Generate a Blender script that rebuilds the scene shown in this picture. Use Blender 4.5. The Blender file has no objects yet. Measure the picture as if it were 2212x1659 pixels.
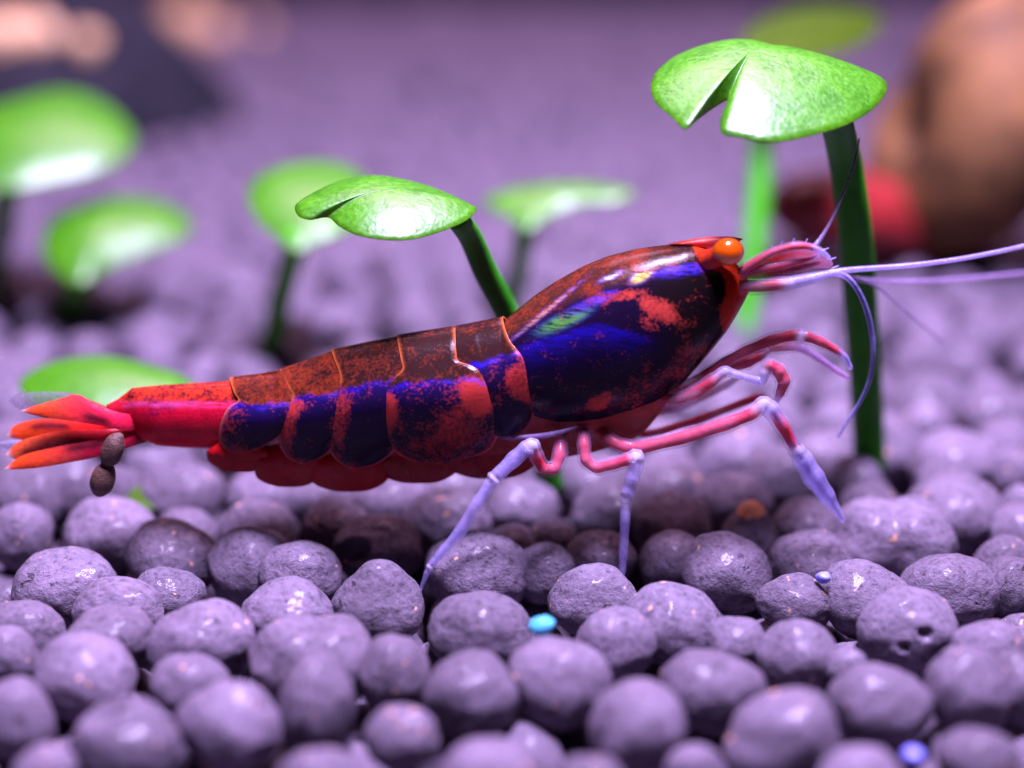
import bpy, math, random
import numpy as np
from mathutils import Vector, noise as mnoise

random.seed(7); rng = np.random.default_rng(7)
MM = 0.001                       # everything below is authored in millimetres
scn = bpy.context.scene
col = scn.collection

# ------------------------------------------------------------------ camera
PITCH = math.radians(18.0); DIST = 58.0; HALF = math.tan(math.radians(15.5))
KF = 2212 / (2 * HALF)           # focal length in pixels of a 2212 x 1659 frame
FWD = np.array([0, math.cos(PITCH), -math.sin(PITCH)])
UPV = np.array([0, math.sin(PITCH), math.cos(PITCH)])
CAM = np.array([0.0, -DIST * math.cos(PITCH), 24.01])
cam_d = bpy.data.cameras.new('camera'); cam = bpy.data.objects.new('camera', cam_d); col.objects.link(cam)
cam.location = CAM * MM; cam.rotation_euler = (math.pi / 2 - PITCH, 0, 0)
cam_d.sensor_width = 36; cam_d.lens = 18 / HALF
cam_d.clip_start = 0.002; cam_d.clip_end = 5
cam_d.dof.use_dof = True; cam_d.dof.focus_distance = 56.8 * MM
cam_d.dof.aperture_fstop = cam_d.lens / 2.75
scn.camera = cam
# ------------------------------------------------------------------ world and lamps
w = bpy.data.worlds.new('World'); scn.world = w; w.use_nodes = True
w.node_tree.nodes['Background'].inputs[0].default_value = (0.42, 0.30, 0.75, 1)
w.node_tree.nodes['Background'].inputs[1].default_value = 0.006
def area(name, loc, target, sx, sy, power, colr):
    l = bpy.data.lights.new(name, 'AREA'); l.shape = 'RECTANGLE'; l.size = sx * MM; l.size_y = sy * MM
    l.energy = power; l.color = colr
    o = bpy.data.objects.new(name, l); col.objects.link(o); o.location = Vector(loc) * MM
    o.rotation_euler = (Vector(target) - Vector(loc)).to_track_quat('-Z', 'Y').to_euler()
    return o
area('aquarium_light', (12, -8, 105), (1, 2, 0), 42, 16, 0.66, (0.71, 0.57, 1.0))
area('aquarium_light_rear', (10, 115, 215), (0, 80, 0), 160, 60, 0.42, (1.0, 0.52, 0.80))
scn.view_settings.view_transform = 'Standard'; scn.view_settings.look = 'None'
scn.view_settings.exposure = 0.0; scn.view_settings.gamma = 1.0
scn.cycles.use_denoising = True
scn.cycles.max_bounces = 8; scn.cycles.transparent_max_bounces = 16
scn.cycles.caustics_reflective = False; scn.cycles.caustics_refractive = False

# ------------------------------------------------------------------ pixel helpers
def rays(px, py):
    px = np.asarray(px, float); py = np.asarray(py, float)
    dx = (px - 1106) / KF; dv = (829.5 - py) / KF
    return np.stack([dx, FWD[1] + UPV[1] * dv, FWD[2] + UPV[2] * dv], -1)
def P(px, py, y):                # where the pixel's ray meets the upright plane at depth y
    d = rays(px, py); t = (np.asarray(y, float) - CAM[1]) / d[..., 1]
    return CAM + d * t[..., None]
def G(px, py, z=0.0):            # where it meets the level z
    d = rays(px, py); t = (z - CAM[2]) / d[..., 2]
    return CAM + d * t[..., None]
def plane_hit(px, py, p0, n):
    d = rays(px, py); t = ((p0 - CAM) @ n) / (d @ n)
    return CAM + d * t[..., None]
PXMM = DIST / KF                 # one pixel at the shrimp, mm
TANP = math.tan(PITCH)
def srgb(r, g, b):
    f = lambda c: c / 12.92 if c <= 0.04045 else ((c + 0.055) / 1.055) ** 2.4
    return np.array([f(r / 255), f(g / 255), f(b / 255), 1.0])
def smooth01(a, b, x):
    t = np.clip((x - a) / (b - a), 0, 1); return t * t * (3 - 2 * t)
def spline(pts, n, closed=False):
    pts = np.asarray(pts, float); m = len(pts)
    idx = lambda i: i % m if closed else min(max(i, 0), m - 1)
    out = []
    for i in range(m if closed else m - 1):
        p0, p1, p2, p3 = (pts[idx(i + k)] for k in (-1, 0, 1, 2))
        for k in range(n):
            t = k / n
            out.append(0.5 * (2 * p1 + (p2 - p0) * t + (2 * p0 - 5 * p1 + 4 * p2 - p3) * t * t + (3 * p1 - p0 - 3 * p2 + p3) * t ** 3))
    if not closed: out.append(pts[-1])
    return np.array(out)
def resample(pts, n, power=1.0):
    pts = np.asarray(pts, float); d = np.r_[0, np.cumsum(np.linalg.norm(np.diff(pts[:, :2], axis=0), axis=1))]
    t = np.linspace(0, 1, n) ** power * d[-1]
    return np.stack([np.interp(t, d, pts[:, k]) for k in range(pts.shape[1])], -1)

# ------------------------------------------------------------------ mesh helpers
def mesh(name, v, f, mat, smooth=True, attrs=None):
    me = bpy.data.meshes.new(name)
    me.from_pydata((np.asarray(v) * MM).tolist(), [], f)
    if smooth: me.polygons.foreach_set('use_smooth', [True] * len(me.polygons))
    for k, a in (attrs or {}).items():
        at = me.attributes.new(k, 'FLOAT_COLOR', 'POINT'); at.data.foreach_set('color', np.asarray(a, np.float32).ravel())
    me.materials.append(mat); me.update()
    return me
def obj(name, v, f, mat, parent=None, smooth=True, attrs=None, origin=None):
    v = np.asarray(v, float)
    if parent is not None: origin = np.array(parent['o'])
    if origin is None: origin = np.zeros(3)
    me = mesh(name, v - origin, f, mat, smooth, attrs)
    o = bpy.data.objects.new(name, me); col.objects.link(o)
    if parent is not None: o.parent = parent
    else: o.location = Vector(origin) * MM
    return o
def subobj(name, v, f, mat, part, **kw):      # sub-part: part sits at its thing's origin
    th = part.parent; o = obj(name, v, f, mat, th, **kw); o.parent = part; return o
def tag(o, label, cat, group=None, kind=None):
    if label: o['label'] = label
    if cat: o['category'] = cat
    if group: o['group'] = group
    if kind: o['kind'] = kind
    return o
def thing(name, origin, label, cat, group=None):
    o = bpy.data.objects.new(name, None); col.objects.link(o); o.empty_display_size = 0.002
    o.location = Vector(origin) * MM; o['o'] = [float(x) for x in origin]
    return tag(o, label, cat, group)
def grid_faces(nu, nv, wrap_v=False, off=0):
    f = []
    for i in range(nu - 1):
        for j in range(nv if wrap_v else nv - 1):
            a = off + i * nv + j; b = off + i * nv + (j + 1) % nv
            f.append((a, b, b + nv, a + nv))
    return f

# ------------------------------------------------------------------ materials
def new_mat(name):
    m = bpy.data.materials.new(name); m.use_nodes = True; nt = m.node_tree
    return m, nt, nt.nodes['Principled BSDF']
class N:
    def __init__(s, nt): s.nt = nt
    def __call__(s, t, ins=None, **props):
        n = s.nt.nodes.new(t)
        for k, v in props.items(): setattr(n, k, v)
        for k, v in (ins or {}).items():
            if isinstance(v, bpy.types.NodeSocket): s.nt.links.new(v, n.inputs[k])
            else: n.inputs[k].default_value = v
        return n
    def link(s, a, b): s.nt.links.new(a, b)
    def coords(s, scale=1000.0, kind='Object'):
        tc = s('ShaderNodeTexCoord')
        return s('ShaderNodeVectorMath', {0: tc.outputs[kind], 1: (scale,) * 3}, operation='MULTIPLY').outputs[0]
    def noise(s, vec, scale, detail=4.0, rough=0.55):
        return s('ShaderNodeTexNoise', {'Vector': vec, 'Scale': scale, 'Detail': detail, 'Roughness': rough}).outputs[0]
    def math(s, op, a, b=0.0, c=0.0, clamp=False):
        return s('ShaderNodeMath', {0: a, 1: b, 2: c}, operation=op, use_clamp=clamp).outputs[0]
    def mapr(s, v, a, b, c=0.0, d=1.0):
        return s('ShaderNodeMapRange', {0: v, 1: a, 2: b, 3: c, 4: d}).outputs[0]
    def mix(s, f, a, b, mode='MIX'):
        n = s('ShaderNodeMix', data_type='RGBA', blend_type=mode)
        for k, v in ((0, f), (6, a), (7, b)):
            if isinstance(v, bpy.types.NodeSocket): s.nt.links.new(v, n.inputs[k])
            else: n.inputs[k].default_value = v
        return n.outputs[2]
    def attr(s, name): return s('ShaderNodeAttribute', attribute_name=name)
    def bump(s, h, strength, dist):
        return s('ShaderNodeBump', {'Height': h, 'Strength': strength, 'Distance': dist}).outputs[0]

def pellet_material():
    m, nt, b = new_mat('fired_soil'); n = N(nt)
    vec = n.coords(); oi = n('ShaderNodeObjectInfo')
    rnd = oi.outputs['Random']
    geo = n('ShaderNodeNewGeometry')
    off = n('ShaderNodeCombineXYZ', {0: n.math('MULTIPLY', rnd, 91.0), 1: n.math('MULTIPLY', rnd, 37.0), 2: geo.outputs['Random Per Island']}).outputs[0]
    v2 = n('ShaderNodeVectorMath', {0: vec, 1: off}, operation='ADD').outputs[0]
    big = n.noise(v2, 0.9, 3.0); fine = n.noise(v2, 6.5, 6.0, 0.7); grit = n.noise(v2, 17.0, 2.0)
    c = n.mix(n.mapr(big, 0.3, 0.7), (0.088, 0.068, 0.098, 1), (0.165, 0.128, 0.185, 1))
    c = n.mix(n.mapr(fine, 0.35, 0.68, 0.0, 0.75), n.mix(n.mapr(fine, 0.45, 0.3), c, (0.05, 0.038, 0.055, 1)), (0.25, 0.195, 0.275, 1))
    pores = n.mapr(n.noise(v2, 2.7, 3.0), 0.34, 0.27)
    c = n.mix(n.math('MULTIPLY', pores, 0.7), c, (0.045, 0.035, 0.045, 1))
    speck = n.math('MULTIPLY', n.mapr(n.noise(v2, 3.4, 1.0), 0.735, 0.77), 0.9)  # sparse orange glints painted into the pellet colour
    c = n.mix(speck, c, (0.85, 0.45, 0.28, 1))
    tone = n.mapr(rnd, 0, 1, 0.66, 1.06)
    c = n.mix(1.0, c, n('ShaderNodeCombineXYZ', {0: tone, 1: tone, 2: tone}).outputs[0], 'MULTIPLY')
    n.link(c, b.inputs['Base Color'])
    n.link(n.mapr(fine, 0.3, 0.75, 0.85, 0.55), b.inputs['Roughness'])
    h = n.math('ADD', n.math('MULTIPLY', fine, 0.10), n.math('ADD', n.math('MULTIPLY', grit, 0.04), n.math('MULTIPLY', pores, -0.07)))
    n.link(n.bump(h, 0.85, 0.0011), b.inputs['Normal'])
    b.inputs['Specular IOR Level'].default_value = 0.25; b.inputs['Coat Weight'].default_value = 0.10; b.inputs['Coat Roughness'].default_value = 0.10
    n.link(n.bump(n.math('MULTIPLY', n.noise(v2, 3.0, 3.0), 0.05), 0.8, 0.001), b.inputs['Coat Normal'])
    return m
def leaf_material(name, c0, c1, spec=0.6):
    m, nt, b = new_mat(name); n = N(nt)
    vec = n.coords()
    a = n.noise(vec, 1.2, 3.0); cells = n('ShaderNodeTexVoronoi', {'Vector': vec, 'Scale': 7.0}).outputs[0]; f = n.noise(vec, 6.0, 4.0)
    c = n.mix(n.mapr(a, 0.3, 0.7), c0, c1)
    c = n.mix(n.mapr(f, 0.4, 0.7, 0.0, 0.5), c, tuple(min(1, x * 1.5) for x in c1[:3]) + (1,))
    n.link(c, b.inputs['Base Color'])
    n.link(n.mapr(f, 0.3, 0.7, 0.30, 0.44), b.inputs['Roughness'])
    h = n.math('ADD', n.math('MULTIPLY', cells, 0.006), n.math('ADD', n.math('MULTIPLY', f, 0.015), n.math('MULTIPLY', a, 0.07)))
    n.link(n.bump(h, 0.8, 0.001), b.inputs['Normal'])
    b.inputs['Specular IOR Level'].default_value = spec
    b.inputs['Subsurface Weight'].default_value = 0.25
    b.inputs['Subsurface Radius'].default_value = (0.0003, 0.0006, 0.0001)
    b.inputs['Subsurface Scale'].default_value = 1.0
    return m
def shell_material():
    m, nt, b = new_mat('shrimp_shell'); n = N(nt)
    vec = n.coords(); A = n.attr('pig_dark').outputs['Color']; B = n.attr('pig_light').outputs['Color']
    M = n('ShaderNodeSeparateColor', {0: n.attr('pig_mask').outputs['Color']})
    I = n.attr('painted_sheen').outputs['Color']
    n1 = n.noise(vec, 9.5, 5.0, 0.65); n2 = n.noise(vec, 1.9, 3.0); n3 = n.noise(vec, 24.0, 2.0)
    s = n.math('ADD', M.outputs[0], n.math('ADD', n.math('MULTIPLY_ADD', n1, 1.5, -0.75), n.math('MULTIPLY_ADD', n2, 1.1, -0.55)))
    c = n.mix(n.mapr(s, 0.27, 0.86), A, B)
    c = n.mix(n.mapr(n3, 0.3, 0.7, 0.0, 0.35), c, n.mix(0.5, c, (0, 0, 0, 1)))
    rim = n.math('MULTIPLY', M.outputs[2], n.mapr(n1, 0.25, 0.6, 0.6, 1.0))
    # streaky sheen of the shell: highlight colours painted into the base colour, made partly metallic
    st = n('ShaderNodeVectorMath', {0: vec, 1: (1.6, 3.0, 11.0)}, operation='MULTIPLY').outputs[0]
    streak = n.noise(st, 1.0, 4.0, 0.65)
    sh = n.math('MULTIPLY', M.outputs[1], n.mapr(streak, 0.36, 0.62), clamp=True)
    c = n.mix(sh, c, I)
    c = n.mix(rim, c, n.attr('pig_rim').outputs['Color'])
    n.link(c, b.inputs['Base Color']); n.link(n.math('MULTIPLY', sh, 0.75), b.inputs['Metallic'])
    n.link(n.math('MULTIPLY_ADD', sh, 0.20, 0.20), b.inputs['Roughness'])
    b.inputs['Specular IOR Level'].default_value = 0.12; b.inputs['Subsurface Weight'].default_value = 0.25; b.inputs['Subsurface Radius'].default_value = (0.00022, 0.00008, 0.00008); b.inputs['Subsurface Scale'].default_value = 1.0
    b.inputs['Coat Weight'].default_value = 0.035; b.inputs['Coat Roughness'].default_value = 0.08
    
    hb = n.math('ADD', n.math('MULTIPLY', n1, 0.012), n.math('MULTIPLY', streak, 0.007))
    n.link(n.bump(hb, 0.7, 0.001), b.inputs['Normal'])
    return m
def limb_material(name='shrimp_limb', rough=0.4, coat=0.03):
    m, nt, b = new_mat(name); n = N(nt)
    vec = n.coords(); at = n.attr('tint')
    f = n.noise(vec, 7.0, 4.0); g = n.noise(vec, 2.2, 2.0)
    c = n.mix(n.mapr(f, 0.35, 0.7, 0.0, 0.45), at.outputs['Color'], n.mix(0.6, at.outputs['Color'], (0.02, 0.0, 0.02, 1)))
    n.link(c, b.inputs['Base Color']); b.inputs['Roughness'].default_value = rough
    b.inputs['Coat Weight'].default_value = coat; b.inputs['Specular IOR Level'].default_value = 0.25
    n.link(n.bump(n.math('MULTIPLY', f, 0.03), 0.6, 0.001), b.inputs['Normal'])
    tr = n('ShaderNodeBsdfTransparent'); mx = n('ShaderNodeMixShader')
    al = n.math('MULTIPLY', at.outputs['Alpha'], n.mapr(g, 0.3, 0.65, 0.72, 1.0), clamp=True)
    n.link(al, mx.inputs[0]); n.link(tr.outputs[0], mx.inputs[1]); n.link(b.outputs[0], mx.inputs[2])
    n.link(mx.outputs[0], nt.nodes['Material Output'].inputs[0])
    return m
def plain(name, c0, c1, scale, rough=0.5, bump=0.05, bs=None, **ins):
    m, nt, b = new_mat(name); n = N(nt); vec = n.coords()
    f = n.noise(vec, scale, 5.0)
    n.link(n.mix(n.mapr(f, 0.3, 0.7), tuple(c0[:3]) + (1,), tuple(c1[:3]) + (1,)), b.inputs['Base Color'])
    b.inputs['Roughness'].default_value = rough
    n.link(n.bump(n.math('MULTIPLY', n.noise(vec, bs or scale * 3, 4.0), bump), 0.8, 0.001), b.inputs['Normal'])
    for k, v in ins.items(): b.inputs[k.replace('_', ' ')].default_value = v
    return m
PEL = pellet_material(); SHELL = shell_material(); LIMB = limb_material(); CLEAR = limb_material('clear_sheath', 0.18, 0.3)
LEAF = leaf_material('leaf_green', (0.022, 0.135, 0.002, 1), (0.050, 0.215, 0.003, 1))
STEM_LIT = plain('stem_lit', (0.04, 0.34, 0.006), (0.06, 0.44, 0.009), 1.5, 0.6, 0.02, Specular_IOR_Level=0.25)  # brighter copy of stem green, missing front light put into the colour
STEM = plain('stem_green', (0.016, 0.20, 0.002), (0.03, 0.30, 0.003), 1.5, 0.6, 0.02, Specular_IOR_Level=0.25)
BED = plain('soil_floor', (0.012, 0.010, 0.014), (0.03, 0.024, 0.034), 0.8, 0.8, 0.2)
WALL = plain('back_glass', (0.020, 0.016, 0.032), (0.035, 0.028, 0.05), 0.03, 0.4, 0.0)

# ------------------------------------------------------------------ setting: floor and rear wall of the tank
def sheet(name, x0, x1, y0, y1, z, mat):
    return obj(name, [(x0, y0, z), (x1, y0, z), (x1, y1, z), (x0, y1, z)], [(0, 1, 2, 3)], mat, smooth=False)
tag(sheet('ground', -140, 140, -40, 152, -3.2, BED), None, None, kind='structure')
o = obj('wall', [(-140, 152, -4), (140, 152, -4), (140, 152, 120), (-140, 152, 120), (-140, 156, -4), (140, 156, -4), (140, 156, 120), (-140, 156, 120)],
        [(0, 1, 2, 3), (5, 4, 7, 6), (3, 2, 6, 7), (4, 0, 3, 7), (1, 5, 6, 2), (4, 5, 1, 0)], WALL, smooth=False)
tag(o, None, None, kind='structure')

# ------------------------------------------------------------------ soil pellets
def ico(sub):
    import bmesh
    bm = bmesh.new(); bmesh.ops.create_icosphere(bm, subdivisions=sub, radius=1.0)
    v = np.array([x.co[:] for x in bm.verts]); f = [tuple(q.index for q in fc.verts) for fc in bm.faces]; bm.free()
    return v, f
def lumpy(v, seed, amp=0.10, pits=(), point=None, waist=0.0):
    out = np.empty_like(v); s = Vector((seed * 3.7, seed * 1.3, seed * 7.1))
    r_ = random.Random(seed)
    cuts = [(Vector((r_.uniform(-1, 1), r_.uniform(-1, 1), r_.uniform(-1, 1))).normalized(), r_.uniform(0.90, 1.02)) for _ in range(3)]
    for i, p in enumerate(v):
        q = Vector(p)
        k = 1 + amp * mnoise.noise(q * 1.1 + s) * 1.3 + 0.035 * mnoise.noise(q * 3.1 + s) + 0.016 * mnoise.noise(q * 8.0 + s)
        for nrm, h in cuts:                       # worn facets
            d = q.dot(nrm) * k
            if d > h: k *= 1 - (d - h) * 0.6
        for pd, pr, dp in pits:
            a = (q - Vector(pd).normalized()).length
            if a < pr: k -= dp * (1 - (a / pr) ** 2)
            elif a < pr * 1.4: k += dp * 0.08
        if point:
            a = max(0, q.dot(Vector(point).normalized())); k += 0.38 * a ** 9
        if waist: k -= waist * math.exp(-(q.x / 0.33) ** 2)
        out[i] = np.array(p) * k
    return out
V4, F4 = ico(5); V3, F3 = ico(4); V2, F2 = ico(3)
PM = [mesh('soil_pellet', lumpy(V4, 10 + i), F4, PEL) for i in range(14)]
SPECIAL = {
 'pit': mesh('soil_pellet', lumpy(V4, 61, pits=[((-0.45, -0.75, 0.35), 0.36, 0.24)]), F4, PEL),
 'holes': mesh('soil_pellet', lumpy(V4, 62, 0.10, pits=[((0.15, -0.85, 0.35), 0.17, 0.16), ((-0.25, -0.95, 0.05), 0.14, 0.12)]), F4, PEL),
 'point': mesh('soil_pellet', lumpy(V4, 63, 0.10, point=(-0.8, -0.35, -0.35)), F4, PEL),
 'waist': mesh('soil_pellet', lumpy(V4, 64, 0.14, waist=0.20), F4, PEL),
 'notch': mesh('soil_pellet', lumpy(V4, 65, 0.10, pits=[((-0.35, -0.1, 0.95), 0.5, 0.30)]), F4, PEL),
 'tip': mesh('soil_pellet', lumpy(V4, 66, 0.08, point=(0.05, -0.1, 1.0)), F4, PEL),
}
me = SPECIAL['tip'].copy(); SPECIAL['orange'] = me
me.materials.append(plain('orange_clay', (0.55, 0.20, 0.09), (0.75, 0.33, 0.16), 3.0, 0.6, 0.1))
for pl in me.polygons:
    if pl.center.z > 1.02 * MM: pl.material_index = 1
hand = [  # x, y, half width, half height in pixels of the 2212 frame, kind
 (240,1160,95,80),(50,1160,62,70),(375,1208,97,76),(545,1228,95,88),(648,1245,85,72),(145,1272,108,76),(258,1322,92,56),(362,1290,76,52),
 (820,1190,90,74,'pit'),(960,1128,91,68),(818,1318,97,80,'tip'),(438,1392,108,82),(235,1390,96,66),(182,1465,106,92),(55,1365,80,50),(15,1418,62,62),
 (622,1335,98,62),(678,1428,125,80,'waist'),(412,1482,82,66),(500,1568,106,90),(685,1535,80,118),(850,1458,76,86),(1036,1368,106,82),
 (1020,1505,94,92),(868,1592,76,68),(270,1612,116,92,'notch'),(38,1558,76,86),(1030,1242,106,88),(1172,1236,68,62),(1105,1180,54,34),
 (1292,1212,74,62),(1190,1168,56,36),(1330,1112,93,68),(1285,1302,93,76),(1328,1392,80,80),(1452,1352,100,88),(1450,1216,66,66),(1566,1244,90,88),
 (1617,1172,60,66,'orange'),(1580,1092,85,68),(1750,1218,86,66),(1745,1142,76,48),(1925,1172,126,68,'waist'),(2060,1118,102,86),(1205,1478,106,92),
 (1376,1578,96,102),(1540,1492,106,86),(1720,1422,82,78),(1718,1305,76,50),(1588,1388,62,54),(1868,1298,96,72),(1960,1362,102,88,'holes'),(2050,1278,100,72),
 (2172,1212,62,48),(2182,1274,60,72),(1900,1528,106,84),(1702,1594,112,98,'point'),(2090,1492,86,92),(2132,1405,76,54),(2192,1490,60,84),(1830,1444,44,44),
 (1500,1655,56,40),(2110,1645,82,48),(98,1668,66,46),(1060,1690,110,60),(690,1690,90,50),(1860,1690,90,55),(1275,1690,70,45),
 (1880,1092,62,40),(2202,1102,44,50),(1122,1098,84,66),(1440,1062,92,62),(690,1076,96,62),(836,1088,86,64),(565,1078,72,62),(560,1150,82,54),
 (388,1072,92,66),(50,1078,92,62),(150,1036,84,54),(985,1060,80,55),(1280,1045,85,55),(1895,972,98,58),(2070,1010,96,60),(1700,1040,90,60),(2000,890,95,60),(2150,905,90,60),
 (2185,1020,60,45),(1780,990,70,48),(1600,1000,85,58),
]
pellets = []      # centre, radii, kind
for h in hand:
    cx, cy, rx, ry = h[:4]; kind = h[4] if len(h) > 4 else None
    c = G(cx, cy, 0.0); d = (c - CAM) @ FWD
    r = rx * d / KF; rz = max(ry * d / KF, 0.80 * r)
    pellets.append([c, np.array([r, 0.5 * (r + rz), rz]), kind, True])
# ease the overlaps by sliding a pellet along its own sight line
for it in range(40):
    for i in range(len(pellets)):
        for j in range(i):
            a, b = pellets[i], pellets[j]; dv = a[0] - b[0]; dd = np.linalg.norm(dv)
            need = 0.80 * (a[1].mean() + b[1].mean())
            if dd < need:
                p, s = (a, 1) if a[0][1] < b[0][1] else (b, 1)
                dr = p[0] - CAM; dr /= np.linalg.norm(dr); p[0] = p[0] - dr * min(0.12, (need - dd)) * 0.5
                q = b if p is a else a
                dr = q[0] - CAM; dr /= np.linalg.norm(dr); q[0] = q[0] + dr * min(0.12, (need - dd)) * 0.5
feet = [P(910, 1262, -2.2), P(1343, 1247, -2.2), P(1818, 1120, -0.6)]
def fill(x0f, y0, y1, n, z0, z1, rlo, rhi, packing, lst, tries):
    k = 0
    pts = np.array([p[0] for p in lst]); rad = np.array([p[1].mean() for p in lst])
    cap = len(lst) + tries
    P_ = np.zeros((cap, 3)); R_ = np.zeros(cap); m = len(lst); P_[:m] = pts; R_[:m] = rad
    for _ in range(tries):
        y = rng.uniform(y0, y1); xw = x0f(y); x = rng.uniform(-xw, xw); z = rng.uniform(z0, z1); r = rng.uniform(rlo, rhi)
        c = np.array([x, y, z])
        if (np.linalg.norm(P_[:m] - c, axis=1) < packing * (R_[:m] + r)).any(): continue
        P_[m] = c; R_[m] = r; m += 1
        lst.append([c, r * rng.uniform(0.86, 1.14, 3), None, False]); k += 1
        if k >= n: break
half_w = lambda y: (y + 62) * 0.33 + 2
fill(half_w, 2.0, 46, 400, -0.35, 0.25, 1.05, 1.5, 0.86, pellets, 6500)
fill(half_w, -17, 3, 26, -1.5, -1.0, 0.7, 1.1, 0.90, pellets, 1500)
vis = sorted(pellets, key=lambda p: (not p[3], p[0][1]))
singles, rest = vis[:296], vis[296:]
deep = [[np.array([x + rng.uniform(-.5, .5), y + rng.uniform(-.5, .5), rng.uniform(-2.5, -2.0)]), rng.uniform(1.0, 1.5, 3), None, False]
        for y in np.arange(-19, 26, 2.3) for x in np.arange(-26, 26, 2.4) if abs(x) < half_w(y)]
far = []
for y in np.arange(40, 151, 2.15):
    for x in np.arange(-half_w(y) - 4, half_w(y) + 4, 2.45):
        if rng.random() < 0.13: continue
        far.append([np.array([x + rng.uniform(-.7, .7), y + rng.uniform(-.7, .7), rng.uniform(-0.8, 0.1)]), rng.uniform(1.0, 1.65, 3), None, False])
BIGL = 'rounded grey-violet soil pellet lying in the pellet bed below and around the shrimp'
SMALLL = 'small grey-violet soil pellet wedged between bigger pellets of the bed'
SPL = {'pit': 'soil pellet with a deep dark pit in its side, beside the rear leg tip',
       'holes': 'large soil pellet with two small round holes in its face',
       'point': 'soil pellet drawn out to a blunt point on one side',
       'waist': 'long soil pellet made of two lobes with a waist between',
       'notch': 'soil pellet with a hollow notch in its top',
       'tip': 'soil pellet tapering to a blunt peak, in front of the rear leg tip', 'orange': 'peaked soil pellet with a bright orange clay tip'}
def pellet_label(c, r):
    size = 'large' if r.mean() > 1.5 else 'small' if r.mean() < 1.02 else 'medium'
    form = 'tall' if r[2] > 1.18 * r[0] else 'flattened' if r[2] < 0.84 * r[0] else 'rounded'
    x, y = c[0], c[1]
    if np.hypot(x - 12.5, y - 8) < 4.5: where = 'at the foot of the thick dark seedling stem'
    elif y > 22: where = 'in the blurred ground far behind the shrimp'
    elif y > 7: where = 'behind the shrimp, among the seedling stems'
    elif y > -1.5: where = ('under the red tail fan' if x < -8.5 else 'in the shade under the shrimp abdomen' if x < 0.3 else 'in the shade under the carapace and legs' if x < 9 else 'beside the tip of the foremost walking leg')
    elif c[2] < -0.6: where = 'sunk in a dark gap between bigger pellets'
    elif y > -6: where = 'just in front of the walking leg tips' if -4 < x < 9 else 'in the front bed below the tail' if x <= -4 else 'in the front bed below the long antenna'
    else: where = 'in the foremost rows of the pellet bed'
    return '%s %s grey-violet soil pellet %s' % (size, form, where)
for i, (c, r, kind, hd) in enumerate(singles):
    o = bpy.data.objects.new('soil_pellet', SPECIAL[kind] if kind else PM[i % len(PM)]); col.objects.link(o)
    o.location = Vector(c) * MM; o.scale = Vector(r) * (1.07 if hd else 1.0)
    if not kind: o.rotation_euler = (rng.uniform(-.5, .5), rng.uniform(-.5, .5), rng.uniform(0, 6.28)) if not hd else (rng.uniform(-.15, .15), rng.uniform(-.15, .15), rng.choice([0, math.pi]) + rng.uniform(-.2, .2))
    if kind: lab = SPL[kind]
    else: lab = pellet_label(c, r)
    tag(o, lab, 'pellet', 'soil pellets of the bed')
def bulk(name, lst, vs, fs, label, mat=PEL):
    vv, ff, off = [], [], 0
    bases = [lumpy(vs, 200 + i) for i in range(8)]; fa = np.array(fs)
    for k, (c, r, _, _) in enumerate(lst):
        a = rng.uniform(0, 6.28); ca, sa = math.cos(a), math.sin(a); b = bases[k % 8] * r
        vv.append(np.stack([b[:, 0] * ca - b[:, 1] * sa, b[:, 0] * sa + b[:, 1] * ca, b[:, 2]], -1) + c); ff.append(fa + off); off += len(b)
    o = obj(name, np.concatenate(vv), np.concatenate(ff).tolist(), mat)
    return tag(o, label, 'pellets', kind='stuff')
bulk('soil_pellets', rest + deep + far, V2, F2, 'mass of grey-violet soil pellets covering the tank floor behind the shrimp')

# ------------------------------------------------------------------ tubes, blades, leaves
def tube(nodes, sides=12, sub=6, soft=False):
    """nodes: x px, y px, depth mm, radius px, colour(4) -> verts, faces, tint"""
    pts = np.array([np.r_[P(a[0], a[1], a[2]), a[3] * PXMM] for a in nodes]); cl = np.array([a[4] for a in nodes])
    cc = np.clip(spline(cl, sub), 0, 1)
    if soft: q = spline(pts, sub)
    else:                        # straight pieces with tight bends at the joints, waisted in between
        m = len(pts); tq = np.linspace(0, m - 1, (m - 1) * sub + 1)
        q = np.stack([np.interp(tq, np.arange(m), pts[:, k]) for k in range(4)], -1)
        for _ in range(2): q[1:-1, :3] = 0.25 * q[:-2, :3] + 0.5 * q[1:-1, :3] + 0.25 * q[2:, :3]
        q[:, 3] *= 1 - 0.10 * np.sin(math.pi * (tq % 1.0)) ** 2
    q[:, 3] = np.maximum(q[:, 3], 0.006)
    return tube_w(q, cc, sides)
def tube_w(q, cc, sides=12):
    v, t = [], []
    tang = np.gradient(q[:, :3], axis=0); tang /= np.linalg.norm(tang, axis=1)[:, None] + 1e-9
    ref = np.array([0, 1.0, 0.15]); prev = None
    for i in range(len(q)):
        u = ref - tang[i] * (ref @ tang[i]) if prev is None else prev - tang[i] * (prev @ tang[i])
        if np.linalg.norm(u) < 1e-4: u = np.array([1.0, 0, 0]) - tang[i] * tang[i][0]
        u /= np.linalg.norm(u); prev = u; wv = np.cross(tang[i], u)
        for k in range(sides):
            a = 2 * math.pi * k / sides
            v.append(q[i, :3] + q[i, 3] * (u * math.cos(a) + wv * math.sin(a))); t.append(cc[i])
    f = grid_faces(len(q), sides, True); n0 = len(v)
    v.append(q[0, :3]); t.append(cc[0]); v.append(q[-1, :3] + tang[-1] * q[-1, 3] * 0.6); t.append(cc[-1])
    L = (len(q) - 1) * sides
    for k in range(sides):
        f.append((n0, (k + 1) % sides, k)); f.append((n0 + 1, L + k, L + (k + 1) % sides))
    return np.array(v), f, np.array(t)
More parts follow.
